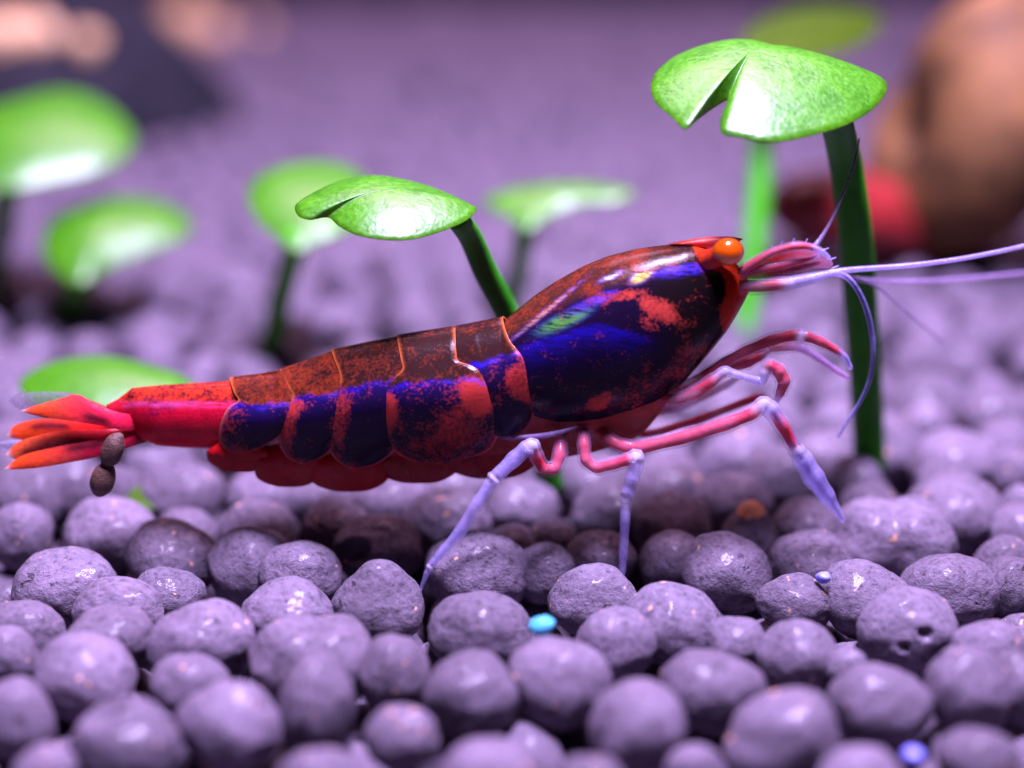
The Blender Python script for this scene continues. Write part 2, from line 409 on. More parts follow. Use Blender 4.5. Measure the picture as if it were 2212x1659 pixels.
def blade(up, lo, depth, thick, color, nu=40, nv=15, inset=0.0):
    """a flat lens-shaped plate between two pixel polylines that share their ends"""
    U = resample(spline(up, 6), nu); L = resample(spline(lo, 6), nu)
    v, t = [], []
    for side in (-1, 1):
        for i in range(nu):
            for j in range(nv):
                s = j / (nv - 1); p = U[i] * (1 - s) + L[i] * s
                th = thick * (1 - (2 * s - 1) ** 2) * min(1, 6 * (1 - i / (nu - 1))) * min(1, 6 * (i + 0.4) / nu)
                v.append(P(p[0], p[1], depth(p[0], p[1]) * (1 - inset * smooth01(230, 318, p[0])) + side * th)); t.append(color(i / (nu - 1), s, p))
    f = [tuple(reversed(q)) for q in grid_faces(nu, nv)] + grid_faces(nu, nv, off=nu * nv)
    return np.array(v), f, np.array(t)
def leaf(parent, name, outline, centre, y, tilt, roll, dome, thick=0.12, mat=None, curl=0.0):
    n = np.array([math.sin(math.radians(roll)), -math.sin(math.radians(tilt)), math.cos(math.radians(tilt))]); n /= np.linalg.norm(n)
    c0 = P(centre[0], centre[1], y)
    o2 = spline(outline, 6, True); rim = plane_hit(o2[:, 0], o2[:, 1], c0, n); m = len(rim)
    rings = 16; v = []
    size = np.linalg.norm(rim - c0, axis=1).mean()
    for s in (0, 1):
        v.append(c0 + n * (dome - s * thick))
        for k in range(1, rings + 1):
            r = k / rings; e = min(1.0, (1 - r) * 5)
            up = dome * (1 - r ** 2.2) - s * thick * (0.15 + 0.85 * e)
            v.extend(c0 + (rim - c0) * r + n * up)
    f = []; B = 1 + rings * m
    for s in (0, 1):
        o_ = s * B
        for j in range(m):
            a, b = o_ + 1 + j, o_ + 1 + (j + 1) % m
            f.append((o_, a, b) if s == 0 else (o_, b, a))
            for k in range(rings - 1):
                q = (a + k * m, a + (k + 1) * m, b + (k + 1) * m, b + k * m); f.append(q if s == 0 else q[::-1])
    e = 1 + (rings - 1) * m
    for j in range(m):
        a, b = e + j, e + (j + 1) % m; f.append((a, B + a, B + b, b))
    # make sure the faces look outwards (outline may run either way round)
    vv = np.array(v); q = f[0]; nn = np.cross(vv[q[1]] - vv[q[0]], vv[q[2]] - vv[q[0]])
    if nn @ n < 0: f = [g[::-1] for g in f]
    return obj(name, vv, f, mat or LEAF, parent), (c0, n)
def plant(label, leaf_out, centre, ly, tilt, roll, dome, stem, mat=None, stem_mat=None, name='seedling'):
    base = P(*stem[0][:3]); th = thing(name, base, label, 'plant', 'green seedlings rising from the soil pellets')
    lo, (c0, n) = leaf(th, 'leaf', leaf_out, centre, ly, tilt, roll, dome, mat=mat)
    top = stem[-1]; tp = plane_hit(np.array(top[0]), np.array(top[1]), c0, n) - n * 0.10
    pts = [np.r_[P(s[0], s[1], s[2]), s[3] * PXMM * (1 + s[2] / DIST)] for s in stem[:-1]] + [np.r_[tp, top[3] * PXMM * (1 + ly / DIST)]]
    q = spline(pts, 8); v, f, t = tube_w(q, np.ones((len(q), 4)), 16)
    obj('stem', v, f, stem_mat or (STEM if ly < 5 else STEM_LIT), th)
    return th
plant('sharp green seedling with a notched cap leaf on a thick dark stem', 
      [(1406,190),(1418,154),(1458,121),(1511,101),(1568,93),(1632,97),(1701,115),(1762,121),(1843,142),(1896,162),(1916,182),(1908,210),(1875,243),(1823,271),(1742,295),(1661,308),(1600,297),(1562,289),(1555,263),(1566,238),(1572,216),(1543,232),(1505,260),(1479,279),(1450,251),(1418,223)],
      (1616,160), 2.5, 20, 4, 0.85, [(1878,1010,8.5,36),(1874,900,8,36),(1862,700,6.5,36),(1845,480,5,36),(1822,330,4,34),(1800,225,3,32)])
plant('sharp green seedling with an almond shaped leaf leaning out behind the shrimp back',
      [(637,446),(645,466),(670,474),(709,469),(734,489),(774,508),(833,518),(893,516),(957,498),(1007,476),(1029,453),(1017,441),(942,407),(868,387),(803,379),(744,387),(694,407),(655,429)],
      (830,445), 1.0, 17, 3, 0.6, [(1190,1060,6,30),(1150,830,5,29),(1100,690,4,28),(1050,590,3,27),(1015,510,2,25),(985,465,1,23)])
plant('blurred pale green seedling standing behind the almond shaped leaf',
      [(535,425),(560,380),(640,352),(740,355),(800,400),(790,460),(740,505),(690,525),(640,545),(605,520),(560,480)],
      (670,440), 20, 22, 4, 0.5, [(565,830,22,28),(585,760,22,26),(605,650,21,24),(630,560,20,24),(640,520,20,30)])
plant('small blurred seedling with a flat wide leaf behind the carapace',
      [(1045,440),(1080,415),(1160,398),(1260,395),(1340,405),(1372,418),(1330,436),(1240,447),(1185,470),(1140,497),(1108,475)],
      (1165,435), 22, 22, -3, 0.3, [(1090,800,24,24),(1105,680,24,21),(1122,580,23,20),(1135,480,22,22)])
plant('short blurred seedling with a rounded leaf over bare soil',
      [(90,530),(110,480),(180,440),(280,425),(370,445),(412,480),(395,515),(310,550),(230,582),(180,612),(140,602),(105,570)],
      (225,510), 26, 20, 4, 0.8, [(150,720,28,26),(155,660,28,24),(170,590,26,26)])
plant('large blurred seedling with a shiny leaf in front of the dark rock',
      [(-120,330),(-60,250),(50,210),(150,195),(230,225),(285,280),(280,330),(220,370),(120,395),(20,412),(-60,400)],
      (110,305), 29, 22, 4, 0.9, [(-25,660,33,30),(-10,560,32,26),(5,470,31,26),(20,390,29,28)])
plant('low green seedling leaf spreading behind the red tail fan',
      [(40,835),(70,800),(130,778),(220,770),(310,785),(400,815),(425,850),(350,885),(200,895),(90,880)],
      (225,832), 9, 14, 2, 0.6, [(230,1010,11,26),(228,930,10,24),(225,850,9,24)])
plant('tall blurred seedling with an olive leaf beside the snail',
      [(1600,90),(1640,45),(1720,18),(1800,12),(1880,25),(1905,50),(1860,95),(1780,122),(1680,128)],
      (1755,68), 31, 8, 6, 0.4, [(1600,790,24,24),(1612,700,24.5,24),(1628,540,26,24),(1642,380,27.5,24),(1652,240,29,23),(1690,100,31,22)],
      leaf_material('leaf_olive', (0.028, 0.062, 0.002, 1), (0.048, 0.09, 0.003, 1), 0.3),
      STEM_LIT)
plant('tiny dark green sprout half buried under the tail', [(240,1066),(280,1030),(345,1026),(378,1062),(330,1100),(262,1098)],
      (305,1064), 5.5, 12, 0, 0.3, [(330,1130,6.5,14),(312,1070,5.5,12)], leaf_material('leaf_dark', (0.03, 0.075, 0.006, 1), (0.05, 0.11, 0.008, 1), 0.03))

# ------------------------------------------------------------------ the shrimp
SH = thing('shrimp', G(1106, 1215, 0.0), 'freshwater shrimp with navy and rust red banded shell and orange eyes', 'shrimp')
TX = [200,218,285,330,439,505,595,606,696,717,786,856,925,984,1029,1085,1113,1157,1206,1260,1315,1370,1424,1479,1520,1560,1600]
TY = [880,868,836,833,825,818,808,801,769,759,740,728,717,709,696,690,671,635,603,573,551,537,529,525,526,545,590]
Ttop = lambda x: np.interp(x, TX, TY)
Hh = lambda x: np.interp(x, [280,330,480,600,720,850,1000,1100,1160], [95,130,150,190,245,268,285,262,250])
Bw = lambda x: np.interp(x, [200,285,330,480,600,720,850,1000,1100,1160], [0.30,0.52,0.62,0.78,0.95,1.12,1.25,1.32,1.32,1.30])
def side_depth(d):
    a = np.clip(d / 0.58, 0, 1); return np.sqrt(np.clip(1 - (1 - a) ** 2, 0, 1)) * (1 - 0.13 * np.clip((d - 0.58) / 0.42, 0, 1.3) ** 2)
def ell(px, py, cx, cy, rx, ry, ang=0.0, soft=0.45):
    a = math.radians(ang); dx, dy = px - cx, py - cy
    u = (dx * math.cos(a) + dy * math.sin(a)) / rx; v = (-dx * math.sin(a) + dy * math.cos(a)) / ry
    return 1 - smooth01(1 - soft, 1 + soft, np.sqrt(u * u + v * v))
def lerp(a, b, t): return a + (b - a) * np.asarray(t)[..., None]
NAVY = srgb(25, 13, 42); BLACK = srgb(30, 20, 24); BROWN = srgb(96, 46, 34); RUST = srgb(132, 48, 26); RED = srgb(176, 52, 50)
ORANGE = srgb(240, 84, 28); BLUE = srgb(44, 26, 215); GREEN = srgb(120, 215, 90); VIO = srgb(120, 80, 225)

def shell_part(name, v, f, dark, light, mask, sheen, sheenc, rim, rimc, parent=SH, solid=0.05):
    n = len(v); m = np.zeros((n, 4)); m[:, 0] = mask; m[:, 1] = sheen; m[:, 2] = rim; m[:, 3] = 1
    o = obj(name, v, f, SHELL, parent, attrs={'pig_dark': dark, 'pig_light': light, 'pig_mask': m, 'painted_sheen': sheenc, 'pig_rim': rimc})
    if solid:
        md = o.modifiers.new('thickness', 'SOLIDIFY'); md.thickness = solid * MM; md.offset = -1
    return o
def cst(c, n): return np.tile(np.asarray(c, float), (n, 1))

def segment(name, back, front, order, paint, bulge=0.20, nT=84, nS=60):
    B = resample(spline(back, 6), nT, 1.5); F = resample(spline(front, 6), nT, 1.5)
    s = 0.5 - 0.5 * np.cos(np.linspace(0, math.pi, nS)); s = 0.5 * s + 0.5 * np.linspace(0, 1, nS)
    px = B[:, None, 0] * (1 - s) + F[:, None, 0] * s; py = B[:, None, 1] * (1 - s) + F[:, None, 1] * s
    d = np.clip((py - Ttop(px)) / Hh(px), 0, 1.4)
    # keep the first row on the midline
    tt = (np.linspace(0, 1, nT) ** 1.5)[:, None]; d = np.clip(d - d[:1] * (1 - tt) ** 3, 0, 2)
    sd = side_depth(d)
    wd = np.linalg.norm(B - F, axis=1)[:, None]
    edge = np.minimum(s[None] * wd, (1 - s[None]) * wd) + 0 * px
    botd = np.hypot(px - B[-1, 0], py - B[-1, 1])
    y = sd * (Bw(px) + order + bulge * (1 - np.abs(2 * s[None] - 1) ** 3) * smooth01(0.15, 0.6, d) - 0.05 * (1 - smooth01(0, 14, edge)))
    base = P(px, py, np.zeros_like(px))
    lift = y * TANP * smooth01(0.0, 0.55, d)
    near = np.stack([base[..., 0] * (1 - y / DIST), -y, base[..., 2] + lift], -1)
    farv = near.copy(); farv[..., 1] *= -1
    v = np.concatenate([near[::-1].reshape(-1, 3), farv[1:].reshape(-1, 3)])   # bottom near .. top .. bottom far
    rows = 2 * nT - 1
    f = [q[::-1] for q in grid_faces(rows, nS)]
    cat = lambda a: np.concatenate([a[::-1].reshape(-1, *a.shape[2:]), a[1:].reshape(-1, *a.shape[2:])])
    dark, light, mask, sheen, sc, rimc = paint(px, py, d, s[None] + 0 * px, np.minimum(edge, 0.8 * botd))
    rim = np.exp(-(edge / 4.8) ** 2)
    return shell_part(name, v, f, cat(dark), cat(light), cat(mask), cat(sheen), cat(sc), cat(rim), cat(rimc))
def seg_paint(line, navy_blobs, red_blobs, dorsal_red, rimA=srgb(176, 88, 44), rimB=srgb(186, 96, 100), blue=0.45, lightc=RED):
    lx, ly = zip(*line)
    def paint(px, py, d, s, edge):
        bl = np.interp(px, lx, ly) + 3.0 * np.sin(px / 11.0 + 1) + 2.2 * np.sin(px / 4.7) + 2.0 * np.sin(px / 29.0); below = smooth01(-9, 9, py - bl)
        dark = lerp(lerp(BLACK + 0 * px[..., None], srgb(58, 28, 24), 0.5 + 0 * px), NAVY, below)
        light = lerp(RUST + 0 * px[..., None], lightc, below)
        mask = np.where(below > 0.5, 0.30, dorsal_red) + 0 * px
        mask = mask + below * 0.40 * np.exp(-(edge / 12.0) ** 2)
        for b in red_blobs: mask = np.maximum(mask, b[-1] * ell(px, py, *b[:-1]))
        for b in navy_blobs: mask = mask * (1 - b[-1] * ell(px, py, *b[:-1]))
        band = np.exp(-((py - bl - 5) / 6.5) ** 2) * blue * np.clip(0.75 + 0.45 * np.sin(px / 23.0 + 0.6) + 0.25 * np.sin(px / 8.0), 0.1, 1.2)  # blue-violet highlight painted along the junction of back and side
        sc = lerp(BLUE + 0 * px[..., None], VIO, smooth01(0.3, 0.9, s))
        rimc = lerp(rimA + 0 * px[..., None], rimB, smooth01(-20, 20, py - bl))
        dark = lerp(dark, srgb(30, 14, 110), below * np.exp(-np.clip(py - bl, 0, 400) / 26) * 0.6)  # blue glow below that highlight, painted into the dark colour
        return dark, light, mask, np.clip(band, 0, 1), sc, rimc
    return paint
# sixth segment first (innermost), then forward
segment('abdomen_segment', [(717,759),(733,790),(735,815),(720,855),(706,905),(708,950),(725,985),(758,1006)],
        [(880,726),(885,790),(880,850),(875,900),(868,945),(845,975),(808,998),(758,1006)], 0.10,
        seg_paint([(700,835),(740,832),(800,818),(870,806)], [(800,920,45,95,8,0.9)], [(735,900,34,70,8,0.55),(760,860,30,30,0,0.45)], 0.36))
segment('abdomen_segment', [(606,801),(625,828),(634,848),(620,880),(606,920),(607,960),(625,985),(652,996)],
        [(740,756),(752,800),(752,850),(748,890),(738,930),(722,960),(695,982),(652,996)], 0.06,
        seg_paint([(600,852),(650,850),(740,842)], [(675,930,34,55,10,0.9)], [(628,905,22,70,8,0.75),(640,870,22,18,0,0.8)], 0.54))
segment('abdomen_segment', [(497,819),(507,842),(515,858),(492,882),(476,928),(480,962),(500,972),(520,974)],
        [(622,797),(634,830),(636,865),(632,900),(615,930),(585,950),(550,968),(520,974)], 0.03,
        seg_paint([(480,872),(560,866),(640,860)], [(560,915,48,40,-20,0.85)], [(510,905,34,36,-20,0.55),(585,910,10,8,0,0.8)], 0.54))
segment('abdomen_segment', [(972,711),(976,760),(980,800),(985,850),(1000,895),(1030,925),(1062,936),(1095,938)],
        [(1087,689),(1104,726),(1130,765),(1148,812),(1157,850),(1154,887),(1134,922),(1095,938)], 0.04,
        seg_paint([(960,790),(1010,780),(1060,768),(1110,752),(1160,745)], [(1105,905,40,40,0,0.9),(1040,820,40,40,0,0.5)], [(1120,825,34,48,-25,0.72)], 0.22, blue=0.7))
segment('abdomen_segment', [(858,728),(866,760),(869,786),(842,815),(820,850),(812,890),(822,932),(850,966),(890,988),(946,994)],
        [(984,709),(986,745),(992,766),(1022,782),(1050,812),(1070,850),(1081,895),(1075,935),(1045,972),(946,994)], 0.16,
        seg_paint([(800,850),(850,832),(900,818),(960,812),(1010,812),(1080,830)], [(905,880,40,45,0,0.6),(960,860,40,25,0,0.4)], [(1030,852,38,52,-30,0.98),(838,890,22,52,5,0.85),(975,945,85,45,-10,0.52),(945,905,120,85,0,0.40),(1000,900,60,40,0,0.5),(900,930,60,40,0,0.42)], 0.22, blue=0.5), bulge=0.26, nT=110, nS=90)
# last abdomen segment, a closed tapering barrel
def loft(xs, top, bot, half, nth=64):
    v = []; px_, py_ = [], []
    for x, t, b, hw in zip(xs, top, bot, half):
        pt, pb = P(x, t, 0.0), P(x, b, 0.0); a = max(0.5 * (pt[2] - pb[2]), 1e-3); zc = 0.5 * (pt[2] + pb[2])
        a = math.sqrt(max(a * a - (hw * TANP) ** 2, 0.3 * a * a)); 
        for k in range(nth):
            th = 2 * math.pi * k / nth
            c, s = math.cos(th), math.sin(th)
            v.append((pt[0] * (1 - hw * s / DIST * 1.0 if s > 0 else 1), -hw * s, zc + a * c))
            px_.append(x)
    v = np.array(v); n = len(xs)
    f = [q[::-1] for q in grid_faces(n, nth, True)]
    v = np.vstack([v, v[:nth].mean(0), v[-nth:].mean(0)]); i0 = n * nth
    for k in range(nth): f.append((i0, k, (k + 1) % nth)); f.append((i0 + 1, (n - 1) * nth + (k + 1) % nth, (n - 1) * nth + k))
    # project each vertex back to its pixel, for the pigment
    d = v - CAM; zf = d @ FWD
    return v, f, 1106 + KF * d[:, 0] / zf, 829.5 - KF * (d @ UPV) / zf
xs = np.linspace(236, 545, 70)
v, f, px, py = loft(xs, np.interp(xs, [236,262,285,330,440,545], [876,856,838,833,826,818]), np.interp(xs, [236,262,300,330,400,470,545], [906,925,952,963,968,970,972]),
                    np.interp(xs, [236,290,330,470,545], [0.14,0.44,0.60,0.74,0.80]))
top = smooth01(0.62, 0.38, (py - Ttop(px)) / 135) if False else 1 - smooth01(862, 876, py)
dk = lerp(srgb(190, 14, 50) + 0 * px[:, None], srgb(70, 16, 30), top); dk = lerp(dk, srgb(44, 14, 70), ell(px, py, 345, 885, 32, 12, -20))
dk = lerp(dk, srgb(44, 14, 60), ell(px, py, 322, 868, 18, 12, 0)); lt = lerp(srgb(226, 22, 58) + 0 * px[:, None], srgb(220, 60, 30), top)
n = len(v)
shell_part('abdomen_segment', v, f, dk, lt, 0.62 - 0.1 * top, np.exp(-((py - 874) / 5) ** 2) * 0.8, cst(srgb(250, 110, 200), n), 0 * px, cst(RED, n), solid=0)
# carapace
xs = 1068 + (1621 - 1068) * (0.5 - 0.5 * np.cos(np.linspace(0.0, math.pi, 190))) ** 0.9
ctop = np.interp(xs, [1068,1113,1157,1206,1260,1315,1370,1424,1479,1506,1547,1577,1596,1612,1621], [712,671,635,603,573,551,537,529,525,527,541,557,573,596,616])
cbot = np.interp(xs, [1068,1113,1157,1206,1260,1315,1370,1424,1479,1506,1547,1577,1596,1612,1621], [880,912,925,928,924,914,898,876,833,805,755,715,681,648,624])
ker = np.hanning(9); ker /= ker.sum(); sm = lambda a: np.convolve(np.pad(a, 4, 'edge'), ker, 'valid')
hw = sm(np.interp(xs, [1068,1113,1206,1300,1400,1480,1547,1590,1612,1621], [1.20,1.38,1.66,1.75,1.62,1.34,0.98,0.66,0.36,0.10]))
v, f, px, py = loft(xs, sm(ctop), sm(cbot), hw, 150)
n = len(v)
line = np.interp(px, [1080,1113,1200,1300,1400,1500,1560], [735,722,668,622,598,592,588])
dors = 1 - smooth01(-14, 14, py - line)
dark = lerp(NAVY + 0 * px[:, None], BLACK, smooth01(1420, 1540, px + 0.25 * (820 - py)))
dark = lerp(dark, srgb(24, 16, 20), ell(px, py, 1490, 640, 90, 55, 0, 0.6))
dark = lerp(dark, srgb(62, 32, 26), dors * (1 - smooth01(1440, 1480, px)))
light = lerp(RUST + 0 * px[:, None], srgb(196, 66, 58), smooth01(0, 40, py - line))
mask = 0.10 + 0.27 * dors
headx = np.interp(py, [500,545,575,590,605,640,665,690,715,740], [1482,1500,1524,1556,1566,1566,1556,1552,1562,1580])
head = smooth01(-9, 9, px - headx); light = lerp(light, srgb(216, 58, 26), head); mask = np.maximum(mask, 0.93 * head)
for b in [(1425,668,52,24,28,0.66),(1402,700,26,16,30,0.5),(1330,640,70,14,-8,0.55),(1280,628,28,12,10,0.5),(1372,605,30,9,-20,0.5),(1290,872,26,16,-15,0.86),(1308,858,14,14,0,0.7),
          (1380,560,26,40,10,0.56),(1440,565,26,10,0,0.45),(1480,775,60,34,-40,0.36),(1400,820,60,40,-30,0.33),(1480,700,26,14,0,0.42),(1350,860,50,26,0,0.34),(1180,655,60,22,-35,0.42)]:
    mask = np.maximum(mask, b[-1] * ell(px, py, *b[:-1]))
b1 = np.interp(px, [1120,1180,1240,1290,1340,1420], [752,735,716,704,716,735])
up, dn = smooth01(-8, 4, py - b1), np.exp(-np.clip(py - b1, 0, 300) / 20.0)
sh = up * dn * smooth01(1110, 1160, px) * (1 - smooth01(1330, 1430, px))  # blue sheen painted on the carapace side, fading downwards
sc = lerp(BLUE + 0 * px[:, None], BLUE, 0 * px)
g = ell(px, py, 1218, 693, 62, 15, -24, 0.6); sc = lerp(sc, GREEN, g * (1 - smooth01(-6, 10, py - b1))); sh = np.maximum(sh, 0.75 * g)  # from here coloured sheen patches and highlight streaks are painted in
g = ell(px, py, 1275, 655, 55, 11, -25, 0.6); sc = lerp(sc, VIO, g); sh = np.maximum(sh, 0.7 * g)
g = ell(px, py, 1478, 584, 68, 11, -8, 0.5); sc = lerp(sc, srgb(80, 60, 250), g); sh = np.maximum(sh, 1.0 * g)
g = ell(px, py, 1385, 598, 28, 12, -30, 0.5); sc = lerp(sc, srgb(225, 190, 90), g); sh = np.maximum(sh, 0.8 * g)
g = ell(px, py, 1175, 676, 85, 5, -40, 0.8); sc = lerp(sc, srgb(235, 170, 140), g); sh = np.maximum(sh, 0.75 * g)  # pinkish specular streak painted along the upper side
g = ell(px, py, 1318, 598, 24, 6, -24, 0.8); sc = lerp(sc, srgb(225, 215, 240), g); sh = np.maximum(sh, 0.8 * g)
dark = lerp(dark, srgb(30, 14, 120), 0.35 * up * np.exp(-np.clip(py - b1, 0, 400) / 28) * (1 - smooth01(1300, 1480, px)))  # blue glow round the sheen, painted into the dark colour
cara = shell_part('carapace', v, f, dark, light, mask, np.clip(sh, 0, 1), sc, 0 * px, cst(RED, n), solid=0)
# trunk: one continuous soft body inside the plates, seen below and between them
xs = np.linspace(230, 1606, 150)
v, f, px, py = loft(xs, Ttop(xs) + np.interp(xs, [230,330,1085,1160,1500,1606], [12,9,9,16,16,22]),
                    sm(np.interp(xs, [230,300,400,520,600,720,850,1000,1150,1300,1400,1450,1500,1560,1606], [905,945,962,968,985,1005,1015,1016,1000,975,938,872,800,722,630])),
                    np.interp(xs, [230,300,480,720,1000,1200,1350,1480,1560,1606], [0.2,0.42,0.66,0.98,1.12,1.20,1.15,0.95,0.70,0.35]))
t = lerp(srgb(160, 20, 30) + 0 * px[:, None], srgb(158, 62, 50), smooth01(950, 1200, px)); t = lerp(t, srgb(206, 24, 50), 1 - smooth01(420, 560, px))
t = lerp(t, srgb(176, 88, 78), smooth01(1300, 1480, px)); t[:, 3] = 1.0
obj('body', v, f, LIMB, SH, attrs={'tint': t})
# rostrum
RT = lambda u, s, p: np.r_[srgb(232, 62, 40)[:3] * (0.75 + 0.25 * u), 0.92]
v, f, t = blade([(1440,528),(1480,519),(1530,512),(1575,511),(1606,516)], [(1440,528),(1490,538),(1540,540),(1580,530),(1606,516)], lambda x, y: 0.0, 0.16, RT)
obj('rostrum', v, f, LIMB, SH, attrs={'tint': t})
# eyes on stalks
EYE = plain('eye_orange', (0.92, 0.075, 0.002), (0.95, 0.11, 0.004), 3.0, 0.2, 0.004, Coat_Weight=1.0, Subsurface_Weight=0.3)
vs, fs = ico(4)
for yy, dz in ((-1.02, 0), (0.70, 0.75)):
    c = P(1573, 544, -1.02); c = np.array([c[0], yy, c[2] - dz])
    eye = obj('eye', vs * np.array([0.47, 0.40, 0.43]) + c, fs, EYE, SH)
    q = np.array([np.r_[c + np.array([-0.62, -yy * 0.55, -0.42]), 0.34], np.r_[c + np.array([-0.30, -yy * 0.22, -0.2]), 0.32], np.r_[c + np.array([-0.05, 0.0, 0]), 0.36]])
    v, f, t = tube_w(spline(q, 6), np.tile(srgb(205, 60, 30), (13, 1)), 16)
    subobj('eye_stalk', v, f, LIMB, eye, attrs={'tint': t})
# limbs -------------------------------------------------------------
def C(r, g, b, a=1.0): c = srgb(r, g, b); c[3] = a; return c
PK, LV, LV2, RD, WH = C(222, 60, 72, .94), C(186, 172, 250, .62), C(200, 190, 255, .66), C(214, 48, 48, .95), C(240, 232, 255, .88)
def limb(name, nodes, core=True, **kw):
    if name == 'leg': nodes = [(a[0], a[1], a[2], a[3] * 1.18, a[4]) for a in nodes]
    if not core:
        v, f, t = tube(nodes, **kw); return obj(name, v, f, LIMB, SH, attrs={'tint': t})
    sheath = [(a[0], a[1], a[2], a[3] * 1.18, np.r_[0.35 * a[4][:3] + 0.65 * np.array([0.60, 0.50, 0.95]), 0.20 + 0.16 * (a[4][2] > 0.6)]) for a in nodes]
    v, f, t = tube(sheath, sides=14, **kw); o = obj(name, v, f, CLEAR, SH, attrs={'tint': t})
    inner = [(a[0] + random.uniform(-1, 1), a[1] + random.uniform(-1, 1), a[2], a[3] * random.uniform(0.70, 0.84), np.r_[a[4][:3], a[4][3] * (0.45 if a[4][2] > 0.6 else 1.0)]) for a in nodes]
    v, f, t = tube(inner, **kw); subobj('inner_tissue', v, f, LIMB, o, attrs={'tint': t})
    return o
limb('leg', [(1212,940,-1.0,13,PK),(1210,985,-1.5,14,PK),(1200,1014,-1.7,14,PK),(1172,1014,-1.8,14,PK),(1158,985,-1.9,13,PK),(1149,962,-2.0,14,WH),(1138,968,-2.0,13,LV2),(1111,991,-2.0,13,LV),(1076,1025,-2.1,11,LV),(1068,1033,-2.1,13,WH),(1058,1046,-2.1,10,LV2),(1030,1090,-2.2,10.5,LV),(997,1145,-2.2,10,LV),(952,1197,-2.2,8,LV),(934,1217,-2.2,6,LV),(929,1224,-2.2,6.5,WH),(922,1238,-2.2,5,LV2),(908,1275,-2.2,2.5,LV2)])
limb('leg', [(1262,930,-1.0,12,PK),(1261,958,-1.5,12,PK),(1264,995,-1.7,13,PK),(1287,1012,-1.8,13,PK),(1325,1002,-1.9,13,PK),(1358,994,-2.0,13,PK),(1374,987,-2.0,15,WH),(1373,1005,-2.0,13,LV2),(1365,1035,-2.1,12,LV),(1356,1065,-2.1,12,LV2),(1352,1080,-2.1,10,WH),(1350,1120,-2.2,8.5,LV),(1347,1195,-2.2,7.5,LV),(1344,1235,-2.2,6,LV2),(1342,1258,-2.2,3,LV2)])
limb('leg', [(1295,925,-0.7,13,RD),(1322,954,-1.2,13,RD),(1350,966,-1.4,14,PK),(1385,967,-1.5,14,RD),(1473,946,-1.6,15,RD),(1572,915,-1.6,15,PK),(1625,893,-1.6,14,RD),(1650,872,-1.6,14,WH),(1662,882,-1.6,15,LV2),(1690,918,-1.5,15,PK),(1712,958,-1.4,13,C(206,70,110,.9)),(1720,972,-1.4,14,WH),(1732,990,-1.3,17,LV),(1758,1032,-1.2,18,LV),(1786,1072,-1.0,14,LV),(1806,1102,-0.9,8,LV2),(1822,1126,-0.8,4,LV2)])
limb('leg', [(1330,925,0.3,10,RD),(1390,938,0.6,9,RD),(1430,932,0.6,9,RD),(1523,900,0.7,9,RD),(1600,872,0.7,9,RD),(1642,856,0.7,10,PK),(1672,880,0.8,9,LV),(1702,935,0.9,10,LV),(1735,1000,1.0,11,LV),(1770,1055,1.1,9,LV),(1800,1090,1.2,5,LV2),(1815,1105,1.2,3,LV2)])
TR = C(206, 60, 62, .62); TV = C(190, 120, 190, .45)
limb('leg', [(1425,860,-0.5,13,TR),(1470,862,-0.9,13,TR),(1500,850,-1.0,14,TR),(1538,824,-1.1,13,RD),(1566,800,-1.1,9,WH),(1588,808,-1.1,7,WH),(1620,818,-1.1,6,LV),(1646,824,-1.1,8,LV2),(1652,806,-1.1,10,WH),(1662,788,-1.1,13,RD),(1682,800,-1.1,15,RD),(1694,824,-1.1,15,RD),(1684,850,-1.1,11,C(190,50,60,.9)),(1676,868,-1.1,5,WH)])
limb('leg', [(1455,838,-0.2,11,TR),(1500,822,-0.3,10,TR),(1530,804,-0.4,10,RD),(1562,784,-0.4,11,RD),(1610,758,-0.4,12,RD),(1665,735,-0.4,13,RD),(1716,723,-0.4,13,RD),(1729,727,-0.4,13,WH),(1742,728,-0.4,12,RD),(1772,738,-0.4,11,RD),(1806,756,-0.4,8,RD),(1826,772,-0.4,6,LV),(1838,796,-0.4,4,LV2)])
limb('leg', [(1450,850,0.2,9,TR),(1520,832,0.2,9,TR),(1571,797,0.1,11,RD),(1616,782,0.0,13,RD),(1645,770,0.0,8,PK),(1660,757,0.0,5,WH)])
limb('leg', [(1520,812,0.2,10,TR),(1580,776,0.2,9,TR),(1640,756,0.2,9,TR),(1690,750,0.2,11,TR),(1728,750,0.2,9,TV),(1770,775,0.3,7,TV),(1812,804,0.3,6,TV),(1832,815,0.3,4,TV)])
limb('leg', [(1410,890,0.5,11,TR),(1470,880,0.5,10,TV),(1530,852,0.5,9,TR),(1570,832,0.5,8,TV),(1600,812,0.5,6,TV)])
# antennal scales and antennae
def scalec(u, s, p):
    c = lerp(C(206, 40, 36, .55), C(220, 140, 180, .26), float(np.clip(u * 1.9 - 0.60 + 0.30 * math.sin(15 * s) + 0.5 * (abs(2 * s - 1) ** 4), 0, 1)))
    c = lerp(c, C(96, 10, 18, .95), float(0.85 * ell(np.array(p[0]), np.array(p[1]), 1735, 576, 44, 6, -14))); return c
v, f, t = blade([(1592,590),(1625,566),(1662,545),(1713,528),(1758,532),(1792,556),(1800,572)], [(1592,590),(1625,602),(1680,598),(1730,590),(1768,580),(1790,580),(1800,572)], lambda x, y: -0.75 + (y - 565) * -0.003, 0.06, scalec)
obj('antennal_scale', v, f, LIMB, SH, attrs={'tint': t})
o2 = obj('antennal_scale', v * np.array([1, -0.6, 1]) + np.array([0.10, 0.1, -0.42]), [q[::-1] for q in f], LIMB, SH, attrs={'tint': t})
limb('antennule', [(1598,588,-0.9,13,RD),(1630,566,-1.0,11,RD),(1662,548,-1.0,10,PK),(1690,538,-1.0,9,RD),(1718,531,-1.0,9,RD),(1748,533,-1.0,7,PK),(1772,542,-1.0,6,LV2),(1792,558,-1.0,4,LV2)], soft=True)
